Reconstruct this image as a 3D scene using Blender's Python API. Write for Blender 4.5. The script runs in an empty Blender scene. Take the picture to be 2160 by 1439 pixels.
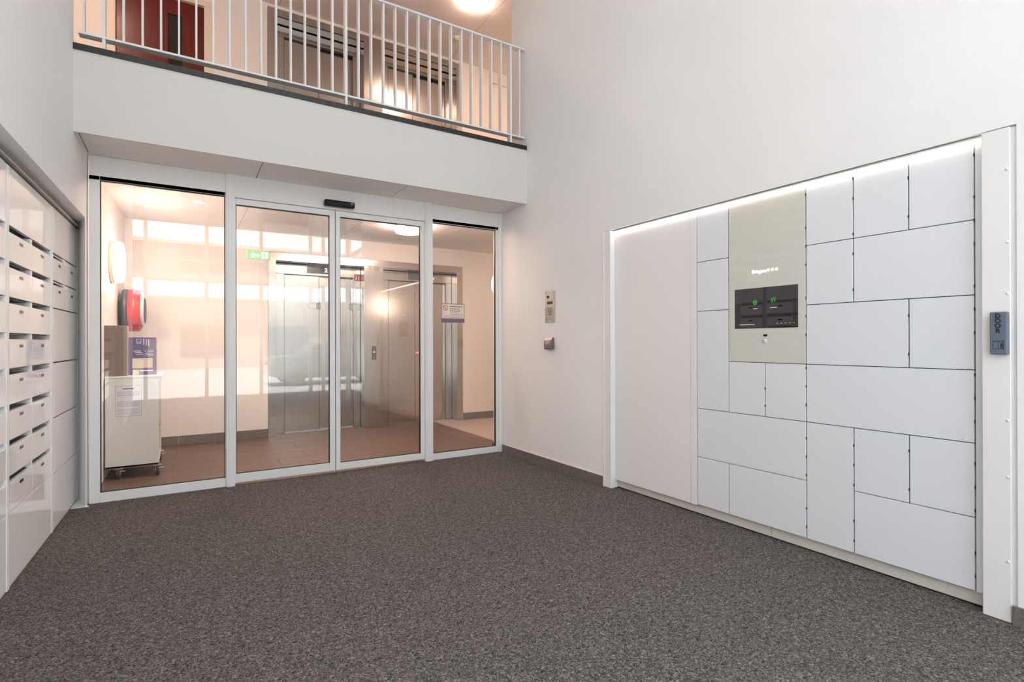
import bpy, bmesh, math, random
from mathutils import Matrix, Vector

random.seed(7)
scene = bpy.context.scene
COL = scene.collection
PI = math.pi

# ------------------------------------------------------------------ camera
CAM_H = 1.2
cam_data = bpy.data.cameras.new('camera')
cam_data.sensor_width = 36.0
cam_data.lens = 1126.0 / 2160.0 * 36.0
cam_data.clip_start = 0.02
cam_data.clip_end = 300
cam = bpy.data.objects.new('camera', cam_data)
COL.objects.link(cam)
# rows of the fitted rotation: image right, image down, forward
RX = Vector((0.849432, -0.52769322, -0.00226892))
RD = Vector((-0.0011905, 0.00238333, -0.99999645))
RF = Vector((0.52769675, 0.84943169, 0.00139626))
m = Matrix.Identity(4)
for i in range(3):
    m[i][0] = RX[i]
    m[i][1] = -RD[i]
    m[i][2] = -RF[i]
m[2][3] = CAM_H
cam.matrix_world = m
scene.camera = cam

# ------------------------------------------------------------------ world, light, exposure
world = bpy.data.worlds.new('overcast_sky')
scene.world = world
world.use_nodes = True
wb = world.node_tree.nodes['Background']
wb.inputs['Color'].default_value = (0.87, 0.95, 1.03, 1)
wb.inputs['Strength'].default_value = 3.6

# portals: glazed street front, and side openings added to brighten the hall walls
for nm, w, h, loc, rz in (('entrance_portal', 3.9, 5.9, (1.2, -3.55, 2.65), 0.0),
                          ('added_side_portal', 1.5, 5.9, (-0.98, -2.7, 2.65), -PI / 2),
                          ('added_side_portal', 3.2, 5.9, (3.10, -1.8, 2.65), PI / 2)):
    portal = bpy.data.lights.new(nm, 'AREA')
    portal.shape = 'RECTANGLE'
    portal.size = w
    portal.size_y = h
    portal.cycles.is_portal = True
    po = bpy.data.objects.new(nm, portal)
    COL.objects.link(po)
    po.location = loc
    po.rotation_euler = (PI / 2, 0, rz)

sun = bpy.data.lights.new('hazy_sun', 'SUN')
sun.energy = 17.0
sun.angle = math.radians(6)
sun.color = (1.0, 0.97, 0.93)
so = bpy.data.objects.new('hazy_sun', sun)          # stands behind this building, lights the far side of the street
COL.objects.link(so)
so.rotation_euler = Vector((0.15, -0.46, -0.87)).to_track_quat('-Z', 'Y').to_euler()

vs = scene.view_settings
scene.display_settings.display_device = 'sRGB'
vs.view_transform = 'Standard'
vs.look = 'None'
vs.gamma = 1.0
vs.use_curve_mapping = False
vs.exposure = 0.54
cy = scene.cycles
cy.use_denoising = True
cy.max_bounces = 14
cy.diffuse_bounces = 7
cy.glossy_bounces = 6
cy.transparent_max_bounces = 24
cy.transmission_bounces = 4
cy.sample_clamp_indirect = 8.0
cy.caustics_reflective = False
cy.caustics_refractive = False

WARM = (1.0, 0.64, 0.42)

# ------------------------------------------------------------------ materials
def lin(r, g, b):
    def f(c):
        c /= 255.0
        return c / 12.92 if c <= 0.04045 else ((c + 0.055) / 1.055) ** 2.4
    return (f(r), f(g), f(b), 1.0)


MATS = {}


def mat(name, col, rough=0.5, metal=0.0, spec=0.5, emit=None, estr=0.0, coat=0.0):
    if name in MATS:
        return MATS[name]
    mt = bpy.data.materials.new(name)
    mt.use_nodes = True
    b = mt.node_tree.nodes['Principled BSDF']
    b.inputs['Base Color'].default_value = col if len(col) == 4 else (*col, 1)
    b.inputs['Roughness'].default_value = rough
    b.inputs['Metallic'].default_value = metal
    b.inputs['Specular IOR Level'].default_value = spec
    b.inputs['Coat Weight'].default_value = coat
    if emit:
        b.inputs['Emission Color'].default_value = (*emit[:3], 1)
        b.inputs['Emission Strength'].default_value = estr
    MATS[name] = mt
    return mt


def nodes_of(mt):
    nt = mt.node_tree
    return nt, nt.nodes, nt.links, nt.nodes['Principled BSDF']


def add_noise(mt, scale, c1, c2, lo=0.4, hi=0.6, detail=3, stretch=None, bump=0.0, bscale=None, dist=0.002, rough=0.5):
    """procedural colour variation and relief from object coordinates"""
    nt, ns, ls, b = nodes_of(mt)
    tc = ns.new('ShaderNodeTexCoord')
    src = tc.outputs['Object']
    if stretch:
        mp = ns.new('ShaderNodeMapping')
        mp.inputs['Scale'].default_value = stretch
        ls.new(src, mp.inputs['Vector'])
        src = mp.outputs['Vector']
    nz = ns.new('ShaderNodeTexNoise')
    nz.inputs['Scale'].default_value = scale
    nz.inputs['Detail'].default_value = detail
    nz.inputs['Roughness'].default_value = rough
    ls.new(src, nz.inputs['Vector'])
    if c1 is not None:
        cr = ns.new('ShaderNodeValToRGB')
        cr.color_ramp.elements[0].position = lo
        cr.color_ramp.elements[1].position = hi
        cr.color_ramp.elements[0].color = c1
        cr.color_ramp.elements[1].color = c2
        ls.new(nz.outputs['Fac'], cr.inputs['Fac'])
        ls.new(cr.outputs['Color'], b.inputs['Base Color'])
    if bump:
        n2 = nz
        if bscale:
            n2 = ns.new('ShaderNodeTexNoise')
            n2.inputs['Scale'].default_value = bscale
            n2.inputs['Detail'].default_value = detail
            ls.new(src, n2.inputs['Vector'])
        bp = ns.new('ShaderNodeBump')
        bp.inputs['Strength'].default_value = bump
        bp.inputs['Distance'].default_value = dist
        ls.new(n2.outputs['Fac'], bp.inputs['Height'])
        ls.new(bp.outputs['Normal'], b.inputs['Normal'])
    return mt


M_WALL = add_noise(mat('stucco_white_paint', (0.86, 0.86, 0.85, 1), 0.85, spec=0.25), 0.9,
                   (0.85, 0.85, 0.845, 1), (0.87, 0.87, 0.865, 1), bump=0.35, bscale=95, dist=0.0035)
M_SMOOTH = mat('smooth_white_paint', (0.86, 0.86, 0.85, 1), 0.6, spec=0.3)
M_FASCIA = mat('fascia_white_panel', (0.68, 0.67, 0.645, 1), 0.5, spec=0.35)
M_LOBBYWALL = add_noise(mat('lobby_plaster', (0.80, 0.785, 0.75, 1), 0.85, spec=0.2), 1.0,
                        (0.79, 0.775, 0.745, 1), (0.81, 0.795, 0.76, 1), bump=0.15, bscale=110)
M_CEIL = add_noise(mat('ceiling_tile_white', (0.85, 0.84, 0.83, 1), 0.9, spec=0.1), 60,
                   (0.83, 0.82, 0.81, 1), (0.87, 0.86, 0.85, 1))
M_SOFFIT = add_noise(mat('soffit_tile_grey', (0.86, 0.84, 0.83, 1), 0.85, spec=0.15), 120,
                     (0.84, 0.82, 0.81, 1), (0.88, 0.86, 0.85, 1))
M_JOINT = mat('ceiling_joint', (0.42, 0.40, 0.38, 1), 0.9)
M_FRAME = mat('white_aluminium', (0.80, 0.81, 0.80, 1), 0.38, spec=0.5)
M_GASKET = mat('black_gasket', (0.01, 0.01, 0.012, 1), 0.5)
M_LACQ = mat('gloss_white_laminate', (0.90, 0.895, 0.89, 1), 0.045, spec=0.38)
M_LACQF = mat('white_mailbox_frame', (0.85, 0.85, 0.845, 1), 0.3)
M_BOXIN = mat('mailbox_interior', (0.30, 0.32, 0.33, 1), 0.6)
M_PLATE = mat('name_plate_brown', (0.055, 0.03, 0.028, 1), 0.25)
M_LOCKER = mat('locker_white', (0.76, 0.785, 0.81, 1), 0.38, spec=0.45)
M_LOCKER2 = mat('locker_post_white', (0.82, 0.81, 0.795, 1), 0.42, spec=0.4)
M_TERM = add_noise(mat('terminal_cream', (0.66, 0.65, 0.585, 1), 0.35, spec=0.45), 14,
                   (0.645, 0.635, 0.57, 1), (0.67, 0.66, 0.595, 1), stretch=(1, 0.25, 4))
M_GAP = mat('dark_gap', (0.035, 0.05, 0.05, 1), 0.6)
M_KICK = mat('kick_board', (0.66, 0.63, 0.57, 1), 0.5)
M_SCREEN = mat('screen_dark', (0.032, 0.031, 0.034, 1), 0.25)
M_SCR2 = mat('screen_tile', (0.052, 0.050, 0.054, 1), 0.25)
M_SCR3 = mat('screen_black', (0.006, 0.006, 0.007, 1), 0.25)
M_SCRG = mat('screen_green', (0.02, 0.2, 0.03, 1), 0.3, emit=(0.05, 0.55, 0.08), estr=0.6)
M_SCRW = mat('screen_white', (0.3, 0.3, 0.3, 1), 0.3, emit=(0.8, 0.78, 0.82), estr=0.45)
M_SIGNW = mat('sign_glow_white', (0.9, 0.9, 0.9, 1), 0.4, emit=(1.0, 0.86, 0.76), estr=1.8)
M_SIGNG = mat('sign_glow_green', (0.7, 0.9, 0.3, 1), 0.4, emit=(0.80, 1.0, 0.42), estr=1.3)
M_LED = mat('led_diffuser', (0.9, 0.9, 0.9, 1), 0.4, emit=(1.0, 0.88, 0.79), estr=4.4)
M_LEDOFF = mat('led_profile_off', (0.55, 0.53, 0.5, 1), 0.4)
M_STEEL = add_noise(mat('brushed_stainless', (0.60, 0.58, 0.55, 1), 0.20, metal=1.0), 6,
                    (0.57, 0.55, 0.52, 1), (0.62, 0.60, 0.57, 1), stretch=(60, 60, 0.6))
nt, ns, ls, b = nodes_of(M_STEEL)
b.inputs['Anisotropic'].default_value = 0.6
tg = ns.new('ShaderNodeTangent'); tg.direction_type = 'RADIAL'; tg.axis = 'Z'
ls.new(tg.outputs[0], b.inputs['Tangent'])
M_STEEL2 = mat('polished_steel', (0.55, 0.54, 0.53, 1), 0.22, metal=1.0)
M_CHROME = mat('zinc_metal', (0.72, 0.72, 0.70, 1), 0.25, metal=1.0)
M_BLACK = mat('black_plastic', (0.005, 0.005, 0.006, 1), 0.3, spec=0.2)
M_RUBBER = mat('dark_rubber', (0.03, 0.03, 0.032, 1), 0.6)
M_GREYPL = mat('slate_plastic', lin(94, 108, 122), 0.4)
M_INK = mat('black_ink', (0.012, 0.014, 0.018, 1), 0.5)
M_SLAB = add_noise(mat('black_stone', (0.014, 0.016, 0.017, 1), 0.35), 30,
                   (0.010, 0.011, 0.012, 1), (0.03, 0.036, 0.038, 1), lo=0.5, hi=0.75)
M_RAIL = mat('white_railing_paint', (0.78, 0.785, 0.79, 1), 0.4)
M_BASE = add_noise(mat('grey_tile_skirting', lin(112, 104, 99), 0.5), 40, lin(106, 99, 95), lin(120, 112, 106))
M_TILE = add_noise(mat('brown_floor_tile', lin(104, 84, 75), 0.42, spec=0.4), 5, lin(97, 78, 70), lin(112, 91, 81),
                   stretch=(1.0, 5.0, 1.0), lo=0.3, hi=0.7)
M_GROUT = mat('tile_grout', lin(86, 68, 60), 0.8)
M_LITEFLOOR = add_noise(mat('pale_corridor_floor', lin(182, 168, 158), 0.5), 60, lin(176, 162, 152), lin(188, 174, 164))
M_REDDOOR = add_noise(mat('red_brown_wood', (0.1, 0.008, 0.004, 1), 0.3), 7, (0.075, 0.004, 0.003, 1), (0.14, 0.012, 0.004, 1),
                      stretch=(12, 12, 0.5), lo=0.3, hi=0.7)
M_DARKGL = mat('dark_glass', (0.02, 0.018, 0.013, 1), 0.08)
M_CREAM = mat('door_casing_cream', (0.72, 0.66, 0.55, 1), 0.5)
M_LAMP = mat('lamp_diffuser', (0.9, 0.88, 0.85, 1), 0.4, emit=(1.0, 0.69, 0.55), estr=42.0)
M_LAMPU = mat('landing_lamp_diffuser', (0.9, 0.88, 0.85, 1), 0.4, emit=(1.0, 0.66, 0.49), estr=62.0)
M_LAMPW = mat('wall_lamp_diffuser', (0.9, 0.88, 0.85, 1), 0.4, emit=(1.0, 0.69, 0.55), estr=22.0)
M_LAMPB = mat('lamp_base', (0.7, 0.6, 0.48, 1), 0.4)
M_RED = mat('hose_reel_red', lin(205, 34, 40), 0.25)
M_DKGREY = mat('dark_grey_enamel', lin(58, 66, 70), 0.35)
M_CART = mat('cart_white', (0.74, 0.73, 0.69, 1), 0.35)
M_BROWNBOX = mat('taupe_board', lin(120, 100, 86), 0.6)
M_CARDB = mat('cardboard_edge', lin(206, 170, 140), 0.7)
M_PURPLE = mat('purple_card', lin(84, 38, 112), 0.4)
M_DKPURP = mat('dark_purple_card', lin(58, 26, 86), 0.4)
M_PRINT = mat('white_print', (0.75, 0.72, 0.78, 1), 0.5)
M_BEIGE = mat('beige_label', lin(205, 196, 170), 0.5)
M_PAPER = mat('white_paper', (0.74, 0.73, 0.76, 1), 0.7)
M_PENCIL = mat('grey_print', lin(150, 144, 156), 0.7)
M_BLUE = mat('blue_binder', lin(38, 62, 120), 0.5)
M_ORANGE = mat('orange_binder', lin(226, 140, 52), 0.5)
M_SIGNRED = mat('sign_red', lin(170, 36, 40), 0.4)
M_LCD = mat('green_lcd', lin(150, 172, 150), 0.3)
M_MAUVE = mat('mauve_band', lin(120, 100, 120), 0.5)
M_EXITG = mat('exit_green', (0.12, 0.45, 0.14, 1), 0.4, emit=(0.18, 0.60, 0.18), estr=0.45)
M_EXITW = mat('exit_white', (0.8, 0.9, 0.8, 1), 0.4, emit=(1.0, 1.0, 1.0), estr=0.7)
M_DIGIT = mat('indicator_digit', (0.9, 0.85, 0.85, 1), 0.4, emit=(1.0, 0.92, 0.92), estr=1.6)
M_INDIC = mat('indicator_black', (0.012, 0.008, 0.006, 1), 0.15)
M_REDLED = mat('red_led', (0.9, 0.1, 0.1, 1), 0.4, emit=(1.0, 0.08, 0.08), estr=3.0)
M_FACADE = mat('opposite_facade', (0.36, 0.32, 0.29, 1), 0.8)
M_BANDW = mat('white_balcony', (0.72, 0.73, 0.74, 1), 0.6)
M_WIN = mat('far_window', (0.08, 0.09, 0.10, 1), 0.1)
M_PAVE = mat('street_paving', (0.42, 0.41, 0.40, 1), 0.8)
M_CARP = mat('car_paint', (0.05, 0.055, 0.06, 1), 0.15, coat=0.6)
M_ALUDK = mat('entrance_aluminium', (0.55, 0.55, 0.54, 1), 0.4)

# carpet: looped grey fibres
M_CARPET = mat('charcoal_carpet', (0.12, 0.11, 0.1, 1), 0.95, spec=0.1)
nt, ns, ls, b = nodes_of(M_CARPET)
tc = ns.new('ShaderNodeTexCoord')
dn = ns.new('ShaderNodeTexNoise'); dn.inputs['Scale'].default_value = 60; dn.inputs['Detail'].default_value = 1
ls.new(tc.outputs['Object'], dn.inputs['Vector'])
mx = ns.new('ShaderNodeMix'); mx.data_type = 'VECTOR'; mx.inputs[0].default_value = 0.02
ls.new(tc.outputs['Object'], mx.inputs[4]); ls.new(dn.outputs['Color'], mx.inputs[5])
n1 = ns.new('ShaderNodeTexNoise'); n1.inputs['Scale'].default_value = 105; n1.inputs['Detail'].default_value = 2.5; n1.inputs['Roughness'].default_value = 0.6; n1.inputs['Distortion'].default_value = 1.6
ls.new(mx.outputs[1], n1.inputs['Vector'])
cr = ns.new('ShaderNodeValToRGB')
cr.color_ramp.elements[0].position = 0.36; cr.color_ramp.elements[0].color = (0.026, 0.023, 0.022, 1)
cr.color_ramp.elements[1].position = 0.66; cr.color_ramp.elements[1].color = (0.30, 0.275, 0.262, 1)
e = cr.color_ramp.elements.new(0.52); e.color = (0.115, 0.103, 0.097, 1)
ls.new(n1.outputs['Fac'], cr.inputs['Fac'])
ls.new(cr.outputs['Color'], b.inputs['Base Color'])
bp = ns.new('ShaderNodeBump'); bp.inputs['Strength'].default_value = 0.8; bp.inputs['Distance'].default_value = 0.004
ls.new(n1.outputs['Fac'], bp.inputs['Height']); ls.new(bp.outputs['Normal'], b.inputs['Normal'])


# glass: clear sheet, reflection rising towards grazing angles on both faces alike
def glass_mat(name, tint, f0):
    g = bpy.data.materials.new(name)
    g.use_nodes = True
    nt = g.node_tree
    nt.nodes.clear()
    out = nt.nodes.new('ShaderNodeOutputMaterial')
    mix = nt.nodes.new('ShaderNodeMixShader')
    tr = nt.nodes.new('ShaderNodeBsdfTransparent'); tr.inputs['Color'].default_value = tint
    gl = nt.nodes.new('ShaderNodeBsdfGlossy'); gl.inputs['Roughness'].default_value = 0.0
    gl.inputs['Color'].default_value = (0.97, 0.98, 1, 1)
    lw = nt.nodes.new('ShaderNodeLayerWeight'); lw.inputs['Blend'].default_value = 0.5
    p = nt.nodes.new('ShaderNodeMath'); p.operation = 'POWER'; p.inputs[1].default_value = 5.0
    s = nt.nodes.new('ShaderNodeMath'); s.operation = 'MULTIPLY_ADD'; s.inputs[1].default_value = 1 - f0; s.inputs[2].default_value = f0
    nt.links.new(lw.outputs['Facing'], p.inputs[0])
    nt.links.new(p.outputs[0], s.inputs[0])
    nt.links.new(s.outputs[0], mix.inputs[0])
    nt.links.new(tr.outputs[0], mix.inputs[1])
    nt.links.new(gl.outputs[0], mix.inputs[2])
    nt.links.new(mix.outputs[0], out.inputs[0])
    return g


M_GLASS = glass_mat('clear_glass', (0.975, 0.985, 0.98, 1), 0.048)


# ------------------------------------------------------------------ mesh helpers
class MB:
    def __init__(self):
        self.bm = bmesh.new()
        self.mats = []

    def mi(self, mt):
        if mt not in self.mats:
            self.mats.append(mt)
        return self.mats.index(mt)

    def box(self, x0, x1, y0, y1, z0, z1, mt, bev=0.0, seg=1):
        i = self.mi(mt)
        x0, x1 = sorted((x0, x1)); y0, y1 = sorted((y0, y1)); z0, z1 = sorted((z0, z1))
        r = bmesh.ops.create_cube(self.bm, size=1.0)
        for v in r['verts']:
            v.co = Vector((x0 + (v.co.x + .5) * (x1 - x0), y0 + (v.co.y + .5) * (y1 - y0), z0 + (v.co.z + .5) * (z1 - z0)))
        fs = set(f for v in r['verts'] for f in v.link_faces)
        for f in fs:
            f.material_index = i
        if bev > 0:
            es = list(set(e for v in r['verts'] for e in v.link_edges))
            rb = bmesh.ops.bevel(self.bm, geom=es, offset=bev, segments=seg, affect='EDGES', profile=0.5)
            for f in rb['faces']:
                f.material_index = i
        return self

    def prism(self, pts, fn, d0, d1, mt, smooth=False):
        """closed 2-D outline pts, fn(u, v, d) gives the 3-D point"""
        i = self.mi(mt)
        a = [self.bm.verts.new(fn(u, v, d0)) for u, v in pts]
        c = [self.bm.verts.new(fn(u, v, d1)) for u, v in pts]
        n = len(pts)
        fs = [self.bm.faces.new(a), self.bm.faces.new(c[::-1])]
        for k in range(n):
            f = self.bm.faces.new((a[k], c[k], c[(k + 1) % n], a[(k + 1) % n]))
            f.smooth = smooth
            fs.append(f)
        for f in fs:
            f.material_index = i
        return self

    def lathe(self, prof, origin, axis, mt, seg=40, smooth=True):
        """prof: list of (radius, distance along axis)"""
        i = self.mi(mt)
        ax = Vector(axis).normalized()
        up = Vector((0, 0, 1)) if abs(ax.z) < 0.9 else Vector((1, 0, 0))
        u = ax.cross(up).normalized(); w = ax.cross(u)
        o = Vector(origin)
        rings = []
        for r, d in prof:
            if r < 1e-6:
                rings.append([self.bm.verts.new(o + ax * d)])
            else:
                rings.append([self.bm.verts.new(o + ax * d + (u * math.cos(2 * PI * k / seg) + w * math.sin(2 * PI * k / seg)) * r) for k in range(seg)])
        for p, q in zip(rings[:-1], rings[1:]):
            for k in range(seg):
                k2 = (k + 1) % seg
                if len(p) == 1 and len(q) == 1:
                    continue
                if len(p) == 1:
                    f = self.bm.faces.new((p[0], q[k2], q[k]))
                elif len(q) == 1:
                    f = self.bm.faces.new((p[k], p[k2], q[0]))
                else:
                    f = self.bm.faces.new((p[k], p[k2], q[k2], q[k]))
                f.smooth = smooth
                f.material_index = i
        return self

    def mesh(self, name):
        bmesh.ops.recalc_face_normals(self.bm, faces=self.bm.faces)
        me = bpy.data.meshes.new(name)
        self.bm.to_mesh(me)
        self.bm.free()
        for mt in self.mats:
            me.materials.append(mt)
        return me

    def build(self, name, parent=None, label=None):
        o = bpy.data.objects.new(name, self.mesh(name))
        COL.objects.link(o)
        if parent is not None:
            o.parent = parent
        if label:
            o['label'] = label
        return o


def tag(o, label=None, cat=None, group=None, kind=None):
    if label: o['label'] = label
    if cat: o['category'] = cat
    if group: o['group'] = group
    if kind: o['kind'] = kind
    return o


def thing(name, label, cat, loc=(0, 0, 0), group=None, kind=None, mat4=None):
    o = bpy.data.objects.new(name, None)
    COL.objects.link(o)
    o.empty_display_size = 0.1
    if mat4 is not None:
        o.matrix_world = mat4
    else:
        o.location = loc
    return tag(o, label, cat, group, kind)


def part(name, parent, shapes, mt, bev=0.0, label=None, seg=1):
    """shapes: list of boxes (x0,x1,y0,y1,z0,z1) joined as one part"""
    b = MB()
    for s in shapes:
        b.box(*s, mt, bev, seg)
    return b.build(name, parent, label)


def struct(name, shapes, mt, label, cat, mat4=None):
    b = MB()
    for s in shapes:
        b.box(*s, mt)
    o = b.build(name)
    if mat4 is not None:
        o.matrix_world = mat4
    return tag(o, label, cat, kind='structure')


def instance(src, name, parent, loc):
    o = bpy.data.objects.new(name, src)
    COL.objects.link(o)
    o.parent = parent
    o.location = loc
    return o


# writing on surfaces: facing -x (right wall), -y (back wall), +y (entrance side)
FACE = {'-x': Matrix(((0, 0, -1), (-1, 0, 0), (0, 1, 0))),
        '-y': Matrix(((1, 0, 0), (0, 0, -1), (0, 1, 0))),
        '+y': Matrix(((-1, 0, 0), (0, 0, 1), (0, 1, 0)))}


def lettering(text, size, loc, face, mt, parent, name='lettering', align='CENTER', depth=0.0008, spacing=1.0, bold=0.0):
    cu = bpy.data.curves.new(name, 'FONT')
    cu.body = text
    cu.size = size
    cu.align_x = align
    cu.align_y = 'CENTER'
    cu.extrude = depth
    cu.offset = bold
    cu.space_character = spacing
    tmp = bpy.data.objects.new(name + '_tmp', cu)
    COL.objects.link(tmp)
    dg = bpy.context.evaluated_depsgraph_get()
    me = bpy.data.meshes.new_from_object(tmp.evaluated_get(dg))
    bpy.data.objects.remove(tmp)
    bpy.data.curves.remove(cu)
    R = FACE[face].to_4x4()
    me.transform(Matrix.Translation(loc) @ R)
    me.materials.clear()
    me.materials.append(mt)
    o = bpy.data.objects.new(name, me)
    COL.objects.link(o)
    o.parent = parent
    return o


# frame of the left-hand wall, turned 1.34 degrees: local x = out of the wall, local y = along it
LEFT = Matrix.Translation((-0.711, 3.371, 0)) @ Matrix.Rotation(-math.atan(0.02336), 4, 'Z')
NW = 0.085            # wall face, ahead of the mailbox fronts (local x = 0)

# key dimensions
XR = 2.985            # right wall
YG = 5.0              # front of the glazed partition
YB = 4.517            # balcony front
Y1 = 7.36             # lift wall
Y2 = 7.56             # lift doors
ZC = 2.60             # lobby ceiling and soffit
ZU = 3.12             # upper floor
ZT = 5.50             # top ceiling
YF = -3.4             # glazed entrance behind the photographer
NT = 2.112            # niche height

# ================================================================== the setting
struct('floor', [(-1.2, 3.7, YF - 0.1, 5.03, -0.05, 0.0)], M_CARPET, 'charcoal grey fibre carpet covering the entrance hall floor', 'floor')

# lobby floor of brown tiles, each tile its own piece
fl = struct('floor_lobby', [(-1.0, 3.24, 5.03, 7.7, -0.05, -0.004)], M_GROUT, 'brown tiled floor of the lobby behind the glass', 'floor')
tw, td = 0.6, 0.3
tb = MB(); tb.box(0.0015, tw - 0.0015, 0.0015, td - 0.0015, -0.012, 0.0, M_TILE, 0.001)
tmesh = tb.mesh('floor_tile')
yy = 5.03; r = 0
while yy < 7.65:
    xx = -0.96 - (0.3 if r % 2 else 0)
    while xx < 3.2:
        w = tw
        if xx + tw > 3.24 + 0.01:
            tb = MB(); tb.box(0.0015, 3.24 - xx - 0.0015, 0.0015, td - 0.0015, -0.012, 0.0, M_TILE, 0.001)
            instance(tb.mesh('floor_tile'), 'floor_tile', fl, (xx, yy, 0))
        else:
            instance(tmesh, 'floor_tile', fl, (xx, yy, 0))
        xx += tw
    yy += td; r += 1
struct('floor_corridor', [(3.24, 6.2, 5.03, 7.7, -0.05, 0.001)], M_LITEFLOOR, 'pale pinkish floor of the side corridor behind the glass', 'floor')

# right wall with the locker niche
struct('wall_right', [(XR, 3.62, 3.36, 4.795, 0, ZT), (XR, 3.62, 4.795, 5.2, 0, ZU), (XR, 3.62, 0.785, 3.36, NT, ZT),
                      (XR, 3.62, -0.2, 0.785, 0, ZT), (3.55, 3.62, 0.785, 3.36, 0, NT)],
       M_WALL, 'white textured wall holding the parcel lockers and intercom', 'wall')
bs = thing('baseboard_right', 'dark grey tiled skirting along the white intercom wall', 'baseboard', kind='structure')
for a, c in ((4.604, 4.998), (3.989, 4.600), (3.378, 3.985), (0.19, 0.80), (-0.2, 0.186)):
    part('skirting_tile', bs, [(XR - 0.012, XR - 0.0005, a, c, 0.0, 0.083)], M_BASE, 0.0008)
part('grout', bs, [(XR - 0.008, XR - 0.0003, 3.378, 4.998, 0, 0.081)], mat('pale_grout', (0.6, 0.56, 0.52, 1), 0.8))
part('sealant_line', bs, [(XR - 0.009, XR - 0.0003, 3.378, 4.998, 0.083, 0.0865)], mat('sealant', (0.72, 0.62, 0.55, 1), 0.6))

# left wall, niche for the mailboxes (local frame)
lw = MB()
lw.box(-0.6, NW, -5.4, 1.166, NT, ZT, M_WALL)           # above the niche up to the balcony front
lw.box(-0.6, NW, 1.166, 4.25, NT, ZU - 0.02, M_WALL)
lw.box(-0.6, NW, -5.4, -2.66, 0, NT, M_WALL)
lw.prism([(-0.6, 1.86), (0.0, 1.86), (NW, 1.575), (NW, 4.25), (-0.6, 4.25)], lambda u, v, d: Vector((u, v, d)), 0, NT, M_WALL)
lw.box(-0.6, -0.45, -2.66, 1.86, 0, NT, M_WALL)
o = lw.build('wall_left'); o.matrix_world = LEFT
tag(o, 'white textured wall above and beside the mailboxes', 'wall', kind='structure')
fp = MB()
fp.prism([(0.0, 1.575), (NW + 0.02, 1.575), (NW + 0.005, 1.62), (0.0, 1.86)], lambda u, v, d: Vector((u, v, d)), 0.001, 0.006, M_FRAME)
o = fp.build('trim_1'); o.matrix_world = LEFT
tag(o, 'small white threshold plate in the corner beside the mailboxes', 'trim', kind='structure')

# lift wall, lobby and upstairs, with the lift openings left open
struct('wall_back', [(-1.2, 0.94, Y1, 7.9, 0, ZU - 0.02), (3.682, 6.2, Y1, 7.9, 0, ZU - 0.02), (0.94, 3.682, Y1 - 0.002, 7.9, 2.348, ZU - 0.02),
                     (0.94, 3.682, 7.72, 7.9, 0, 2.348)], M_LOBBYWALL, 'pale plaster wall around the lifts in the lobby', 'wall')
struct('wall_back_upper', [(-2.6, -0.70, Y1, 7.9, ZU - 0.02, ZT), (-0.70, 0.34, Y1 + 0.12, 7.9, ZU - 0.02, 5.25), (-0.70, 0.34, Y1, 7.9, 5.25, ZT),
                           (0.34, 0.94, Y1, 7.9, ZU - 0.02, ZT)], M_LOBBYWALL, 'pale plaster wall around the red door on the upper landing', 'wall')
struct('wall_back_end', [(3.682, 4.15, Y1, 7.9, ZU - 0.02, ZT), (4.15, 6.2, Y1 + 0.03, 7.9, ZU - 0.02, 5.32), (4.15, 6.2, Y1, 7.9, 5.32, ZT)], M_LOBBYWALL,
       'pale plaster wall beside the lifts at the railing end of the upper landing', 'wall')
struct('wall_back_head', [(0.94, 3.682, Y1, 7.9, 5.462, ZT)], M_LOBBYWALL, 'thin strip of wall above the lifts on the upper landing', 'wall')
struct('wall_back_shaft', [(0.94, 3.682, 7.72, 7.9, ZU - 0.02, 5.462)], M_LOBBYWALL, 'wall closing the lift shafts behind the upper lift doors', 'wall')
struct('wall_corridor', [(6.2, 6.3, 4.6, 7.9, 0, ZT), (3.62, 6.2, 5.1, 5.2, 0, ZU), (3.62, 6.2, 4.7, 4.795, ZU, ZT)], M_LOBBYWALL,
       'plaster wall closing the side corridor', 'wall')
struct('wall_landing', [(-2.7, -2.6, 4.4, 7.9, ZU, ZT), (-2.6, -0.62, 4.40, 4.5, ZU - 0.2, ZT)], M_LOBBYWALL,
       'plaster wall closing the far end of the upper landing', 'wall')
sk = thing('baseboard_back', 'dark grey tiled skirting along the lift wall', 'baseboard', kind='structure')
for a, c in ((-0.60, -0.02), (-0.015, 0.565), (0.57, 0.94), (3.685, 4.29), (4.295, 4.9), (4.905, 5.5), (5.505, 6.1)):
    part('skirting_tile', sk, [(a, c, Y1 - 0.012, Y1 - 0.0005, 0.001, 0.108)], M_BASE, 0.0008)
o = part('baseboard_stub', None, [(XR - 0.012, XR - 0.0005, 5.08, 5.21, 0.0, 0.075), (XR - 0.012, 3.62, 5.2005, 5.212, 0.0, 0.075)], M_BASE)
tag(o, 'dark skirting on the short wall end beside the glass partition', 'baseboard', kind='structure')

# ceilings
struct('ceiling', [(-1.3, 3.7, YF, 4.52, ZT, ZT + 0.1)], M_SMOOTH, 'white ceiling of the double-height entrance hall', 'ceiling')


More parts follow.
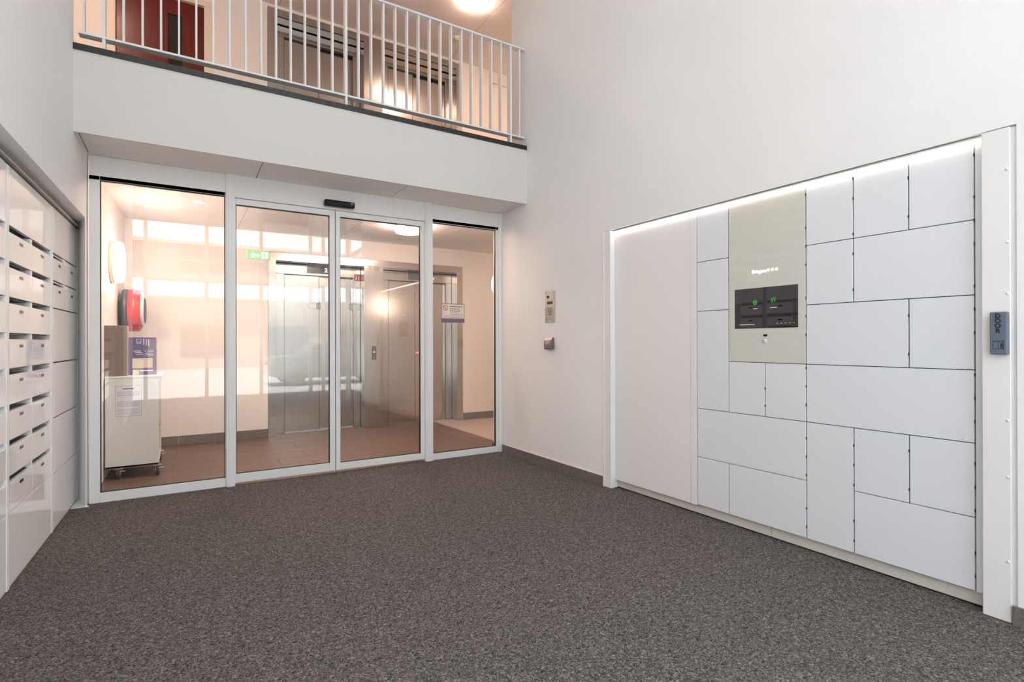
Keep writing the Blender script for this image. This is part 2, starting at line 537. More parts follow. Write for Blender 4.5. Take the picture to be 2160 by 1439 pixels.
def tiled_ceiling(name, label, xs, ys, z, mt, gap=0.006, th=0.012, extra=()):
    """grid of ceiling tiles with recessed joints under a backing board"""
    c = struct(name, [(xs[0], xs[-1], ys[0], ys[-1], z + th - 0.002, z + th + 0.05), *extra], M_JOINT, label, 'ceiling')
    cache = {}
    for i in range(len(xs) - 1):
        for j in range(len(ys) - 1):
            w, d = round(xs[i + 1] - xs[i], 4), round(ys[j + 1] - ys[j], 4)
            if (w, d) not in cache:
                b = MB(); b.box(gap / 2, w - gap / 2, gap / 2, d - gap / 2, 0, th, mt, 0.0015)
                cache[(w, d)] = b.mesh('ceiling_tile')
            instance(cache[(w, d)], 'ceiling_tile', c, (xs[i], ys[j], z))
    return c


tiled_ceiling('ceiling_lobby', 'pale tiled ceiling of the lobby with thin joints', [-0.65, 0.6, 1.8, 3.0, 4.2, 5.4, 6.2], [5.15, 5.75, 6.36, 6.98, 7.36], ZC, M_CEIL)
tiled_ceiling('ceiling_landing', 'warm lit panel ceiling above the upper landing', [-2.6, -1.32, -0.12, 1.08, 2.28, 3.48, 4.68, 6.2], [4.52, 5.17, 6.09, 7.36], ZT, M_CEIL, gap=0.005,
              extra=[(-2.7, 6.3, 7.36, 7.9, ZT, ZT + 0.062), (-2.7, -2.6, 4.4, 7.36, ZT, ZT + 0.062), (6.2, 6.3, 4.6, 7.36, ZT, ZT + 0.062), (-2.6, 6.2, 4.4, 4.52, ZT + 0.101, ZT + 0.14)])  # extra strips, unseen, added so no sun leaks in over the wall tops
# soffit under the balcony
tiled_ceiling('ceiling_soffit', 'grey tiled soffit under the white balcony front', [-0.60, -0.575, 0.55, 1.73, 2.90, XR], [YB + 0.02, 5.02], ZC, M_SOFFIT, gap=0.008)
part('trim_2', None, [(-0.62, XR, YB + 0.0205, YB + 0.03, ZC - 0.001, ZC + 0.02)], M_SOFFIT)
tag(bpy.data.objects['trim_2'], 'thin grey edge strip of the soffit', 'trim', kind='structure')

# balcony front, stone edge, upper floor slab
struct('wall_balcony', [(-0.63, XR, YB, YB + 0.02, ZC - 0.003, 3.142)], M_FASCIA, 'smooth off-white front of the balcony above the glass partition', 'balcony')
struct('trim_3', [(-0.63, XR - 0.003, YB - 0.012, YB + 0.28, 3.142, 3.182)], M_SLAB, 'black stone edge along the top of the balcony front', 'trim')
struct('floor_landing', [(-2.6, 6.2, YB + 0.02, 7.72, 2.68, ZU)], M_LITEFLOOR, 'floor slab of the upper landing', 'floor')

# ================================================================== glazed partition
# header panels and mullions
hd = thing('trim_4', 'white head panels and posts framing the glass partition', 'partition frame', kind='structure')
part('head_panel', hd, [(-0.577, 0.325, YG + 0.025, YG + 0.08, 2.42, ZC)], M_FRAME)
part('head_panel', hd, [(0.388, 2.088, YG + 0.012, YG + 0.12, 2.415, ZC)], M_FRAME)
part('head_panel', hd, [(2.166, 2.978, YG + 0.025, YG + 0.08, 2.42, ZC)], M_FRAME)
for a, c in ((0.323, 0.388), (2.088, 2.168)):
    part('post', hd, [(a, c, YG, YG + 0.10, 0, ZC), (a + 0.014, c - 0.02, YG - 0.006, YG + 0.01, 0, ZC)], M_FRAME, 0.002)
part('cover_strip', hd, [(2.945, 2.9845, YG + 0.012, YG + 0.06, 0, ZC)], M_FRAME, 0.001)


def glazed(name, label, x0, x1, z0, z1, px0, px1, pz0, pz1, yf, yb, cat):
    """frame with four rails, black gasket and a pane"""
    t = thing(name, label, cat, kind='structure')
    for nm, s in (('stile', (x0, px0, yf, yb, z0, z1)), ('stile', (px1, x1, yf, yb, z0, z1)),
                  ('rail', (px0, px1, yf, yb, z0, pz0)), ('rail', (px0, px1, yf, yb, pz1, z1))):
        if s[1] - s[0] > 0.004:
            part(nm, t, [s], M_FRAME, 0.0015)
    g = 0.0055
    ym = (yf + yb) / 2
    part('gasket', t, [(px0, px0 + g, ym - 0.012, ym + 0.012, pz0, pz1), (px1 - g, px1, ym - 0.012, ym + 0.012, pz0, pz1),
                       (px0 + g, px1 - g, ym - 0.012, ym + 0.012, pz0, pz0 + g), (px0 + g, px1 - g, ym - 0.012, ym + 0.012, pz1 - g, pz1)], M_GASKET)
    part('pane', t, [(px0 + 0.001, px1 - 0.001, ym - 0.004, ym + 0.004, pz0 + 0.001, pz1 - 0.001)], M_GLASS)
    return t


glazed('window_1', 'fixed glass panel in front of the white storage cart', -0.577, 0.325, 0, 2.45, -0.512, 0.317, 0.073, 2.42, YG + 0.025, YG + 0.075, 'glass panel')
glazed('window_2', 'narrow fixed glass panel carrying the prohibition notice', 2.166, 2.978, 0, 2.45, 2.170, 2.918, 0.064, 2.417, YG + 0.025, YG + 0.075, 'glass panel')
d1 = glazed('door_1', 'glass sliding door leaf next to the storage cart panel', 0.345, 1.211, 0.02, 2.413, 0.397, 1.164, 0.092, 2.362, YG + 0.035, YG + 0.085, 'sliding door')
d2 = glazed('door_2', 'glass sliding door leaf next to the notice panel', 1.217, 2.12, 0.02, 2.413, 1.258, 2.050, 0.082, 2.362, YG + 0.035, YG + 0.085, 'sliding door')
part('seal', d1, [(1.2105, 1.2175, YG + 0.05, YG + 0.07, 0.022, 2.41)], M_GASKET)
M_FROST = mat('frosted_film', (0.62, 0.60, 0.60, 1), 0.6)


def arrow_sticker(par, x0, x1, left):
    fn = lambda u, v, d: Vector((u, d, v))
    zc, h = 1.53, 0.028
    mid = x0 + (x1 - x0) * (0.28 if left else 0.72)
    if left:
        body = [(mid + 0.05, zc - h), (x1, zc - h), (x1, zc + h), (mid + 0.05, zc + h)]
        out = [(x0, zc), (mid, zc - h), (x1, zc - h), (x1, zc + h), (mid, zc + h)]
    else:
        body = [(x0, zc - h), (mid - 0.05, zc - h), (mid - 0.05, zc + h), (x0, zc + h)]
        out = [(x0, zc - h), (mid, zc - h), (x1, zc), (mid, zc + h), (x0, zc + h)]
    b = MB()
    b.prism(body, fn, YG + 0.0545, YG + 0.0552, M_FROST)
    cx = sum(p[0] for p in out) / len(out)
    inn = [(cx + (p[0] - cx) * 0.965, zc + (p[1] - zc) * 0.9) for p in out]
    for k in range(len(out)):
        q = (k + 1) % len(out)
        b.prism([out[k], out[q], inn[q], inn[k]], fn, YG + 0.0545, YG + 0.0550, M_FROST)
    b.build('arrow_sticker', par)


arrow_sticker(d1, 0.965, 1.085, True)
arrow_sticker(d2, 1.345, 1.465, False)

sn = thing('motion_sensor', 'black bar-shaped motion sensor above the sliding doors', 'sensor', (1.238, YG + 0.012, 2.462))
part('housing', sn, [(-0.134, 0.134, -0.062, 0.0, -0.028, 0.028)], M_BLACK, 0.012, seg=3)
part('end_cap', sn, [(-0.136, -0.122, -0.058, -0.002, -0.024, 0.024)], mat('smoky_plastic', (0.05, 0.055, 0.05, 1), 0.2), 0.008)
part('badge', sn, [(0.094, 0.118, -0.0635, -0.061, 0.004, 0.016)], mat('badge_grey', (0.35, 0.35, 0.34, 1), 0.4))

# prohibition notice on the glass
nz = thing('notice_sign', 'small prohibition notice with red circle on the narrow glass panel', 'sign', (2.281, YG + 0.045, 1.40))
W, Hh = 0.262, 0.197
part('sheet', nz, [(0, W, -0.0012, 0, 0, Hh)], mat('notice_cream', lin(232, 214, 200), 0.6))
part('border', nz, [(0, W, -0.0016, -0.0008, Hh - 0.005, Hh), (0, 0.004, -0.0016, -0.0008, 0, Hh), (W - 0.004, W, -0.0016, -0.0008, 0, Hh)], mat('notice_border', lin(86, 66, 66), 0.6))
part('band', nz, [(0.004, W - 0.004, -0.0016, -0.0008, 0, 0.044)], M_MAUVE)
c = MB()
ring = [(math.cos(2 * PI * k / 28), math.sin(2 * PI * k / 28)) for k in range(28)]
for k in range(28):
    a, q = ring[k], ring[(k + 1) % 28]
    c.prism([(0.044 + a[0] * .027, .152 + a[1] * .027), (0.044 + q[0] * .027, .152 + q[1] * .027), (0.044 + q[0] * .022, .152 + q[1] * .022), (0.044 + a[0] * .022, .152 + a[1] * .022)],
            lambda u, v, d: Vector((u, d, v)), -0.002, -0.001, M_SIGNRED)
c.prism([(0.026, .166), (0.030, .170), (0.062, .138), (0.058, .134)], lambda u, v, d: Vector((u, d, v)), -0.002, -0.001, M_SIGNRED)
c.build('prohibition_symbol', nz)
b = MB()
for (x, z, w, h) in ((0.095, 0.163, 0.145, 0.009), (0.095, 0.140, 0.11, 0.008), (0.095, 0.118, 0.115, 0.008), (0.10, 0.098, 0.09, 0.005), (0.10, 0.084, 0.14, 0.004),
                     (0.02, 0.068, 0.22, 0.003), (0.02, 0.054, 0.22, 0.003)):
    xx = x
    while xx < x + w - 0.004:
        ww = random.uniform(0.008, 0.02)
        b.box(xx, min(xx + ww, x + w), -0.0018, -0.001, z, z + h, mat('notice_ink', lin(110, 88, 80), 0.6))
        xx += ww + 0.004
b.build('small_print', nz)

# ================================================================== lifts
def elevator(name, label, x0, x1, dl, dr, split, zf, ztop, zbot, jl, jr, group, lower, flip=False):
    """x0-x1 opening in the front plane, dl-dr door leaves in the deep plane, jl/jr outer front jambs"""
    t = thing(name, label, 'elevator', ((x0 + x1) / 2, Y1, zf), group)
    cx = (x0 + x1) / 2
    def P(nm, bx, mt=M_STEEL, bev=0.001):
        return part(nm, t, [(s[0] - cx, s[1] - cx, s[2] - Y1, s[3] - Y1, s[4] - zf, s[5] - zf) for s in bx], mt, bev)
    top, hb = zf + ztop, zf + zbot
    if jl is not None:
        P('front_jamb', [(jl, x0, Y1 - 0.004, Y2 + 0.05, zf, top)])
    if jr is not None:
        P('front_jamb', [(x1, jr, Y1 - 0.004, Y2 + 0.05, zf, top)])
    P('front_header', [(x0, x1, Y1 - 0.004, Y2 + 0.02, zf + 2.245, top)])
    P('inner_jamb', [(x0, dl, Y2 - 0.012, Y2 + 0.06, zf, zf + 2.10)])
    P('inner_jamb', [(dr, x1, Y2 - 0.012, Y2 + 0.06, zf, zf + 2.10)])
    h = P('inner_header', [(x0, x1, Y2 - 0.012, Y2 + 0.06, zf + 2.103, zf + 2.232)])
    P('shadow_gap', [(x0, x1, Y2 + 0.022, Y2 + 0.05, zf + 2.232, zf + 2.245)], M_GAP, 0)
    P('door_leaf', [(dl - 0.005, split, Y2 + 0.012, Y2 + 0.042, zf + 0.006, zf + 2.098)])
    P('door_leaf', [(split - 0.02, dr + 0.005, Y2 + 0.046, Y2 + 0.076, zf + 0.006, zf + 2.098)])
    P('seam', [(dl - 0.004, dl, Y2 - 0.0135, Y2, zf, zf + 2.10), (dr, dr + 0.004, Y2 - 0.0135, Y2, zf, zf + 2.10), (split - 0.002, split + 0.004, Y2 + 0.0095, Y2 + 0.0125, zf + 0.006, zf + 2.098),
               (dl, dr, Y2 - 0.0125, Y2 + 0.03, zf + 2.094, zf + 2.103), (x0, x0 + 0.004, Y2 - 0.0135, Y2, zf, zf + 2.23), (x1 - 0.004, x1, Y2 - 0.0135, Y2, zf, zf + 2.23),
               (x0, x1, Y1 - 0.005, Y1 + 0.01, zf + 2.240, zf + 2.247)], M_GAP, 0)
    P('sill', [(dl, dr, Y2 - 0.03, Y2 + 0.10, zf + 0.0005, zf + 0.004)], M_CHROME, 0)
    P('shaft_lining', [(x0, x1, Y2 + 0.12, Y2 + 0.14, zf, top)], M_GAP, 0)
    if lower:
        ix = (dl + dr) / 2 - 0.16
        P('indicator_frame', [(ix - 0.012, ix, Y2 - 0.02, Y2 - 0.01, zf + 2.125, zf + 2.232)], M_CREAM, 0)
        iw = P('indicator', [(ix, ix + 0.36, Y2 - 0.019, Y2 - 0.010, zf + 2.128, zf + 2.230)], M_INDIC if not flip else mat('indicator_grey', lin(112, 104, 102), 0.35), 0.001)
        return t, iw
    return t, None


e1, ind = elevator('elevator', 'stainless steel lobby lift showing the number 2 above its doors', 1.035, 2.163, 1.165, 2.060, 1.605, 0.001, 2.345, 2.10, 0.943, None, 'lifts', True)
lettering('2', 0.075, (1.692 - e1.location.x, Y2 - 0.0205 - Y1, 2.179), '-y', M_DIGIT, e1, 'floor_number', bold=0.001)
e2, _ = elevator('elevator', 'stainless steel lobby lift with unlit grey indicator behind the narrow glass panel', 2.432, 3.585, 2.575, 3.475, 2.99, 0.001, 2.345, 2.10, None, 3.679, 'lifts', True, True)
elevator('elevator', 'stainless steel lift on the upper landing nearer the red door', 1.035, 2.163, 1.165, 2.060, 1.605, ZU, 2.340, 2.10, 0.943, None, 'lifts', False)
elevator('elevator', 'stainless steel lift on the upper landing under the smoke detector side', 2.432, 3.585, 2.575, 3.475, 2.96, ZU, 2.340, 2.10, None, 3.679, 'lifts', False)

pr = thing('call_station', 'stainless steel panel with dark call button between the lobby lifts', 'lift panel', (2.2975, Y1, 0.001))
part('sheet', pr, [(-0.1335, 0.1335, -0.004, 0.2, 0, 2.344)], M_STEEL, 0.001)
cb = part('button_plate', pr, [(-0.030, 0.034, -0.010, -0.003, 0.953, 1.143)], mat('button_plate_grey', lin(84, 80, 78), 0.4), 0.001)
b = MB(); b.lathe([(0.018, 0.0), (0.018, 0.006), (0.015, 0.009), (0, 0.009)], (0.002, -0.010, 1.055), (0, -1, 0), M_CHROME, 24); b.build('push_button', cb)
part('key_mark', cb, [(-0.006, 0.010, -0.0108, -0.0095, 0.972, 0.978)], M_CHROME)
part('maker_plate', pr, [(-0.082, -0.006, -0.0055, -0.0035, 2.205, 2.262)], mat('plate_pale', lin(226, 212, 204), 0.5))
part('maker_mark', pr, [(-0.054, -0.038, -0.0062, -0.005, 2.238, 2.252), (-0.074, -0.016, -0.0062, -0.005, 2.218, 2.223)], M_PENCIL)
part('lcd_display', pr, [(0.004, 0.078, -0.0065, -0.0035, 2.196, 2.256)], M_LCD)
o = thing('steel_pier', 'stainless steel panel between the lifts on the upper landing', 'lift panel', (2.2975, Y1, ZU))
part('sheet', o, [(-0.1335, 0.1335, -0.004, 0.2, 0, 2.339)], M_STEEL, 0.001)

fs = thing('fire_sign', 'small red pictogram sign on the frame of the lobby lift showing 2', 'sign', (2.121, Y2 - 0.013, 2.11))
part('plate', fs, [(-0.042, 0.042, -0.004, 0, -0.046, 0.046)], M_SIGNRED)
b = MB()
for cx in (-0.018, 0.02):
    b.box(cx - 0.008, cx + 0.008, -0.005, -0.0035, -0.034, 0.012, M_PRINT)
    b.lathe([(0.008, 0), (0.008, 0.0012), (0, 0.0012)], (cx, -0.0038, 0.024), (0, -1, 0), M_PRINT, 14)
b.build('pictogram', fs)
ks = thing('key_switch', 'small round key switch below the red pictogram sign', 'switch', (2.121, Y2 - 0.013, 1.96))
b = MB(); b.lathe([(0.016, 0), (0.016, 0.008), (0.012, 0.012), (0, 0.012)], (0, 0, 0), (0, -1, 0), M_CHROME, 20); b.build('barrel', ks)
part('keyhole', ks, [(-0.003, 0.003, -0.0128, -0.0115, -0.008, 0.008)], M_INK)
o = thing('indicator_light', 'tiny glowing red lamp on the lift frame beside the post', 'light', (3.03, Y2 + 0.01, 1.04))
part('lens', o, [(-0.012, 0.012, -0.004, 0.0, -0.014, 0.014)], M_REDLED, 0.002)

# ================================================================== upper landing: door, railing, fittings
dr = thing('door_3', 'red-brown wooden door with narrow dark window on the upper landing', 'door', (-0.18, Y1, ZU), kind='structure')
part('leaf', dr, [(-0.43, 0.065 - 0.005, 0.04, 0.09, 0.005, 2.10), (0.205, 0.425, 0.04, 0.09, 0.005, 2.10), (0.060, 0.205, 0.04, 0.09, 1.93, 2.10), (0.060, 0.205, 0.04, 0.09, 0.005, 0.25)], M_REDDOOR)
part('window_pane', dr, [(0.060, 0.205, 0.058, 0.072, 0.25, 1.93)], M_DARKGL)
part('casing', dr, [(-0.52, -0.43, -0.012, 0.12, 0, 2.10), (0.425, 0.52, -0.012, 0.12, 0, 2.10), (-0.52, 0.52, -0.012, 0.12, 2.10, 2.165)], M_CREAM, 0.003)
b = MB(); b.lathe([(0.01, 0), (0.01, 0.05)], (0.36, 0.04, 1.0), (0, -1, 0), M_CHROME, 12); b.box(0.27, 0.37, -0.015, 0.0, 0.99, 1.01, M_CHROME, 0.004); b.build('handle', dr)

rl = thing('balcony_railing', 'white painted railing of upright flat bars along the balcony edge', 'railing', (1.2, YB + 0.05, 3.182))
part('top_rail', rl, [(-1.80, 1.775, -0.034, 0.034, 0.980, 0.997)], M_RAIL, 0.001)
part('bottom_rail', rl, [(-1.775, 1.775, -0.034, 0.034, 0.082, 0.097)], M_RAIL, 0.001)
xb = [-0.548 + k * (2.922 + 0.548) / 32 for k in range(33)]
bb = MB(); bb.box(-0.0065, 0.0065, -0.025, 0.025, 0.097, 0.980, M_RAIL, 0.0008)
bmesh_ = bb.mesh('baluster')
pp = MB(); pp.box(-0.010, 0.010, -0.030, 0.030, 0.0, 0.980, M_RAIL, 0.0008)
pmesh = pp.mesh('post')
for k, x in enumerate(xb):
    if k in (1, 16, 31):
        instance(pmesh, 'post', rl, (x - 1.2, 0, 0))
    else:
        instance(bmesh_, 'baluster', rl, (x - 1.2, 0, 0))


def ceiling_lamp(label, loc, r, mt, h=0.07):
    t = thing('ceiling_lamp', label, 'lamp', loc)
    b = MB(); b.lathe([(0, 0), (r * 1.0, 0), (r * 1.0, -0.022), (r * 0.97, -0.022)], (0, 0, 0), (0, 0, 1), M_LAMPB, 48); b.build('base', t)
    b = MB(); b.lathe([(r * 0.985, -0.022), (r * 0.985, -h * 0.75), (r * 0.93, -h * 0.95), (r * 0.8, -h), (0, -h)], (0, 0, 0), (0, 0, 1), mt, 48); b.build('diffuser', t)
    return t


ceiling_lamp('round glowing ceiling lamp on the upper landing ceiling', (3.165, 5.95, ZT), 0.165, M_LAMPU, 0.045)
ceiling_lamp('round glowing ceiling lamp on the lobby ceiling by the narrow glass panel', (2.33, 6.09, ZC), 0.165, M_LAMP, 0.095)
ceiling_lamp('unseen round ceiling lamp added to light the upper landing, by the red door', (-0.9, 5.95, ZT), 0.165, M_LAMPU)  # out of view, added to brighten the landing
ceiling_lamp('unseen round ceiling lamp added to light the upper landing, by the wall end', (5.2, 5.95, ZT), 0.165, M_LAMPU)  # another unseen lamp, added for this end of the landing
ceiling_lamp('unseen round ceiling lamp added to light the side corridor', (4.9, 6.2, ZC), 0.165, mat('added_corridor_lamp', (0.9, 0.88, 0.85, 1), 0.4, emit=(1.0, 0.66, 0.49), estr=21.0))  # unseen lamp added to brighten the corridor wall
ceiling_lamp('unseen round ceiling lamp added as lobby fill behind the door head, cart side', (0.45, 5.45, ZC), 0.165, M_LAMP)  # fill light for the lobby, added where the door head hides it
ceiling_lamp('unseen round ceiling lamp added as lobby fill behind the head of the farther sliding door', (1.75, 5.45, ZC), 0.165, M_LAMP)  # second hidden lamp added as lobby fill
sp = thing('ceiling_spotlight', 'small recessed ceiling spotlight in the lobby above the storage cart side', 'spotlight', (0.16, 6.14, ZC))
b = MB(); b.lathe([(0.062, 0), (0.062, -0.006), (0.052, -0.008), (0.050, -0.002)], (0, 0, 0), (0, 0, 1), M_RAIL, 32); b.build('rim', sp)
b = MB(); b.lathe([(0.051, -0.004), (0, -0.004)], (0, 0, 0), (0, 0, 1), mat('spot_lens', (0.9, 0.88, 0.85, 1), 0.4, emit=(1.0, 0.71, 0.55), estr=70.0), 32); b.build('lens', sp)
sd = thing('smoke_detector', 'round white smoke detector on the upper landing ceiling', 'smoke detector', (3.33, 6.82, ZT))
b = MB(); b.lathe([(0, 0), (0.062, 0), (0.062, -0.012), (0.055, -0.014)], (0, 0, 0), (0, 0, 1), M_SMOOTH, 32); b.build('base', sd)
b = MB(); b.lathe([(0.050, -0.012), (0.048, -0.030), (0.03, -0.038), (0, -0.038)], (0, 0, 0), (0, 0, 1), M_CREAM, 32); b.build('sensor_head', sd)


def wall_lamp(label, mat4, r=0.2, mt=None):
    """local z points out of the wall"""
    t = thing('wall_lamp', label, 'lamp', mat4=mat4)
    b = MB(); b.lathe([(0, 0), (r, 0), (r, 0.03), (r * 0.98, 0.035)], (0, 0, 0), (0, 0, 1), M_LAMPB, 48); b.build('base', t)
    b = MB(); b.lathe([(r * 0.985, 0.032), (r * 0.985, 0.072), (r * 0.94, 0.092), (r * 0.82, 0.10), (0, 0.103)], (0, 0, 0), (0, 0, 1), mt or M_LAMPW, 48); b.build('diffuser', t)
    return t


wall_lamp('round glowing wall lamp above the red hose reel', LEFT @ Matrix.Translation((NW, 2.93, 1.965)) @ Matrix.Rotation(PI / 2, 4, 'Y'))
wall_lamp('round wall lamp seen edge-on behind the narrow glass panel', Matrix.Translation((3.2, 5.2, 1.86)) @ Matrix.Rotation(-PI / 2, 4, 'X'), mt=mat('dim_wall_lamp_diffuser', (0.9, 0.88, 0.85, 1), 0.4, emit=(1.0, 0.69, 0.55), estr=4.0))

# fire hose reel on the lobby's side wall
hr = thing('hose_reel', 'red fire hose reel on the wall above the storage cart', 'hose reel', mat4=LEFT @ Matrix.Translation((NW, 3.55, 1.54)))
b = MB(); b.box(0, 0.03, -0.08, 0.08, -0.1, 0.1, M_DKGREY, 0.004); b.build('wall_bracket', hr)
b = MB(); b.lathe([(0.0, 0.03), (0.215, 0.03), (0.225, 0.05), (0.225, 0.075), (0.20, 0.085)], (0, 0, 0), (1, 0, 0), M_DKGREY, 48); b.build('back_disc', hr)
b = MB()
for k in range(4):
    b.lathe([(0.175, 0.085 + k * 0.0), (0.2, 0.085), (0.205, 0.09)], (0, 0, 0), (1, 0, 0), M_RUBBER, 40)
b.build('hose', hr)
b = MB(); b.lathe([(0.195, 0.08), (0.222, 0.085), (0.222, 0.16), (0.212, 0.185), (0.18, 0.19), (0.14, 0.19)], (0, 0, 0), (1, 0, 0), M_RED, 48); b.build('drum', hr)
b = MB(); b.lathe([(0.165, 0.186), (0.178, 0.19), (0.178, 0.212), (0.16, 0.22), (0, 0.22)], (0, 0, 0), (1, 0, 0), mat('reel_face_white', (0.75, 0.72, 0.7, 1), 0.4), 48); b.build('front_disc', hr)
b = MB(); b.lathe([(0.135, 0.219), (0.135, 0.226), (0.11, 0.230), (0, 0.230)], (0, 0, 0), (1, 0, 0), M_RUBBER, 24); b.build('cover_disc', hr)

# ================================================================== storage cart and what stands on it
ct = thing('storage_cart', 'white storage cart on castors behind the glass panel', 'cart', (-0.362, 5.80, 0))
part('end_panel', ct, [(-0.195, 0.195, 0.0, 0.02, 0.095, 0.885)], M_CART, 0.002)
part('end_panel', ct, [(-0.195, 0.195, 0.73, 0.75, 0.095, 0.885)], M_CART, 0.002)
part('side_panel', ct, [(-0.195, -0.177, 0.02, 0.73, 0.095, 0.885)], M_CART, 0.001)
part('top_board', ct, [(-0.197, 0.222, -0.004, 0.755, 0.885, 0.903)], M_CART, 0.003)
b = MB(); b.prism([(0.195, 0.885), (0.222, 0.885), (0.205, 0.845), (0.195, 0.80)], lambda u, v, d: Vector((u, d, v)), 0.0, 0.02, M_CART); b.build('corner_bracket', ct)
part('base_board', ct, [(-0.195, 0.195, 0.0, 0.75, 0.095, 0.115)], M_CART, 0.001)
for z in (0.36, 0.62):
    part('shelf', ct, [(-0.177, 0.190, 0.02, 0.73, z, z + 0.016)], mat('shelf_wood', lin(206, 168, 128), 0.5))
for (sx, sy) in ((-0.10, 0.025), (0.185, 0.02), (-0.10, 0.70), (0.185, 0.73)):
    c = MB()
    c.box(sx - 0.032, sx + 0.032, sy - 0.032, sy + 0.032, 0.088, 0.095, M_CHROME)
    c.lathe([(0.012, 0.07), (0.014, 0.09)], (sx, sy, 0), (0, 0, 1), M_CHROME, 16)
    c.box(sx - 0.016, sx - 0.012, sy - 0.02, sy + 0.012, 0.028, 0.082, M_CHROME)
    c.box(sx + 0.012, sx + 0.016, sy - 0.02, sy + 0.012, 0.028, 0.082, M_CHROME)
    c.box(sx - 0.016, sx + 0.016, sy - 0.02, sy + 0.012, 0.072, 0.084, M_CHROME)
    c.box(sx - 0.012, sx + 0.05, sy - 0.042, sy - 0.022, 0.066, 0.074, M_CHROME, 0.002)
    cas = c.build('castor', ct)
    w = MB()
    w.lathe([(0.0, -0.011), (0.024, -0.011), (0.039, -0.011), (0.045, -0.007), (0.045, 0.007), (0.039, 0.011), (0, 0.011)], (sx, sy - 0.012, 0.046), (1, 0, 0), M_RUBBER, 28)
    w.build('wheel', cas)
    w = MB(); w.lathe([(0, -0.0165), (0.025, -0.0165), (0.025, 0.0165), (0.0, 0.0165)], (sx, sy - 0.012, 0.046), (1, 0, 0), M_CHROME, 20); w.build('wheel_hub', cas)
ctx = -0.362; cty = 5.80
o = part('binder', None, [(-0.26 + 0.0, -0.175, cty + 0.05, cty + 0.34, 0.4965, 0.60)], M_BLUE, 0.003); o.location.z = -0.12
tag(o, 'blue binder lying on the middle shelf of the storage cart', 'binder')
o = part('binder', None, [(-0.27, -0.176, cty + 0.06, cty + 0.36, 0.1155, 0.20)], M_ORANGE, 0.003)
tag(o, 'orange folder box on the bottom board of the storage cart', 'folder')
o = part('carton', None, [(-0.30, -0.178, cty + 0.05, cty + 0.40, 0.637, 0.80)], M_CARDB, 0.003)
tag(o, 'cardboard carton on the upper shelf of the storage cart', 'box')

bx = thing('brown_box', 'tall taupe brown box standing on the storage cart', 'box', (-0.486, 5.86, 0.9035))
part('front_face', bx, [(-0.082, 0.082, 0.0, 0.012, 0, 0.448)], M_BROWNBOX, 0.004, seg=2)
part('body', bx, [(-0.081, 0.081, 0.012, 0.20, 0, 0.446)], M_CARDB, 0.003)
ds = thing('purple_display', 'purple printed cardboard display box standing on the storage cart', 'display box', (-0.295, 5.98, 0.9035))
part('carton', ds, [(-0.103, 0.103, 0.0, 0.16, 0, 0.345)], M_PURPLE, 0.003)
part('dark_field', ds, [(0.018, 0.1025, -0.0012, 0.0, 0.20, 0.345 - 0.075)], M_DKPURP)
part('label', ds, [(-0.078, 0.076, -0.002, 0.0, 0.062, 0.152)], M_BEIGE)
part('label', ds, [(-0.076, -0.028, -0.002, 0.0, 0.002, 0.048)], M_BEIGE)
b = MB()
for k in range(4):
    b.box(-0.05 + (0, 0.036, 0, 0)[k], -0.046 + (0, 0.036, 0.036, 0.036)[k], -0.0016, 0.0, (0.30, 0.30, 0.30, 0.326)[k], (0.33, 0.33, 0.304, 0.33)[k], M_PRINT)
for k in range(3):
    b.box(0.004 + k * 0.019, 0.011 + k * 0.019, -0.0016, 0, 0.278 - 0.008 * k, 0.334 - 0.004 * k, M_PRINT)
for k in range(3):
    b.box(-0.07 + 0.01 * (2 - k), -0.07 + 0.01 * (2 - k) + 0.055, -0.0016, 0, 0.186 + k * 0.015, 0.192 + k * 0.015, M_PRINT)
b.box(-0.022, 0.08, -0.0016, 0, 0.034, 0.044, M_PRINT)
b.box(-0.046, -0.01, -0.0016, 0, 0.288, 0.293, M_PRINT)
b.build('printed_lines', ds)
lettering('Cash', 0.034, (0.050, -0.0016, 0.218), '-y', M_PRINT, ds, 'lettering')
lettering('Peta', 0.034, (0.050, -0.0016, 0.186), '-y', M_PRINT, ds, 'lettering')
ns_ = thing('notice_sheet', 'printed white list taped to the end of the storage cart', 'paper', (-0.39, 5.7985, 0.55))
part('paper', ns_, [(-0.095, 0.095, -0.0012, 0, 0, 0.268)], M_PAPER)
part('outline', ns_, [(-0.095, 0.095, -0.0016, -0.0008, 0.266, 0.268), (-0.095, 0.095, -0.0016, -0.0008, 0, 0.002), (-0.095, -0.0935, -0.0016, -0.0008, 0, 0.268), (0.0935, 0.095, -0.0016, -0.0008, 0, 0.268)], mat('dark_line', lin(110, 106, 112), 0.6))
b = MB()
b.box(-0.04, 0.04, -0.0018, -0.0009, 0.238, 0.248, mat('dark_title', lin(96, 90, 92), 0.6))
for z in (0.215, 0.205, 0.196, 0.187, 0.178, 0.130, 0.120, 0.111, 0.102, 0.093, 0.084, 0.06, 0.05, 0.034, 0.02):
    x = -0.082
    while x < 0.075:
        w = random.uniform(0.01, 0.035)
        b.box(x, min(x + w, 0.082), -0.0018, -0.0009, z, z + 0.003, M_PENCIL)
        x += w + 0.005
b.build('small_print', ns_)

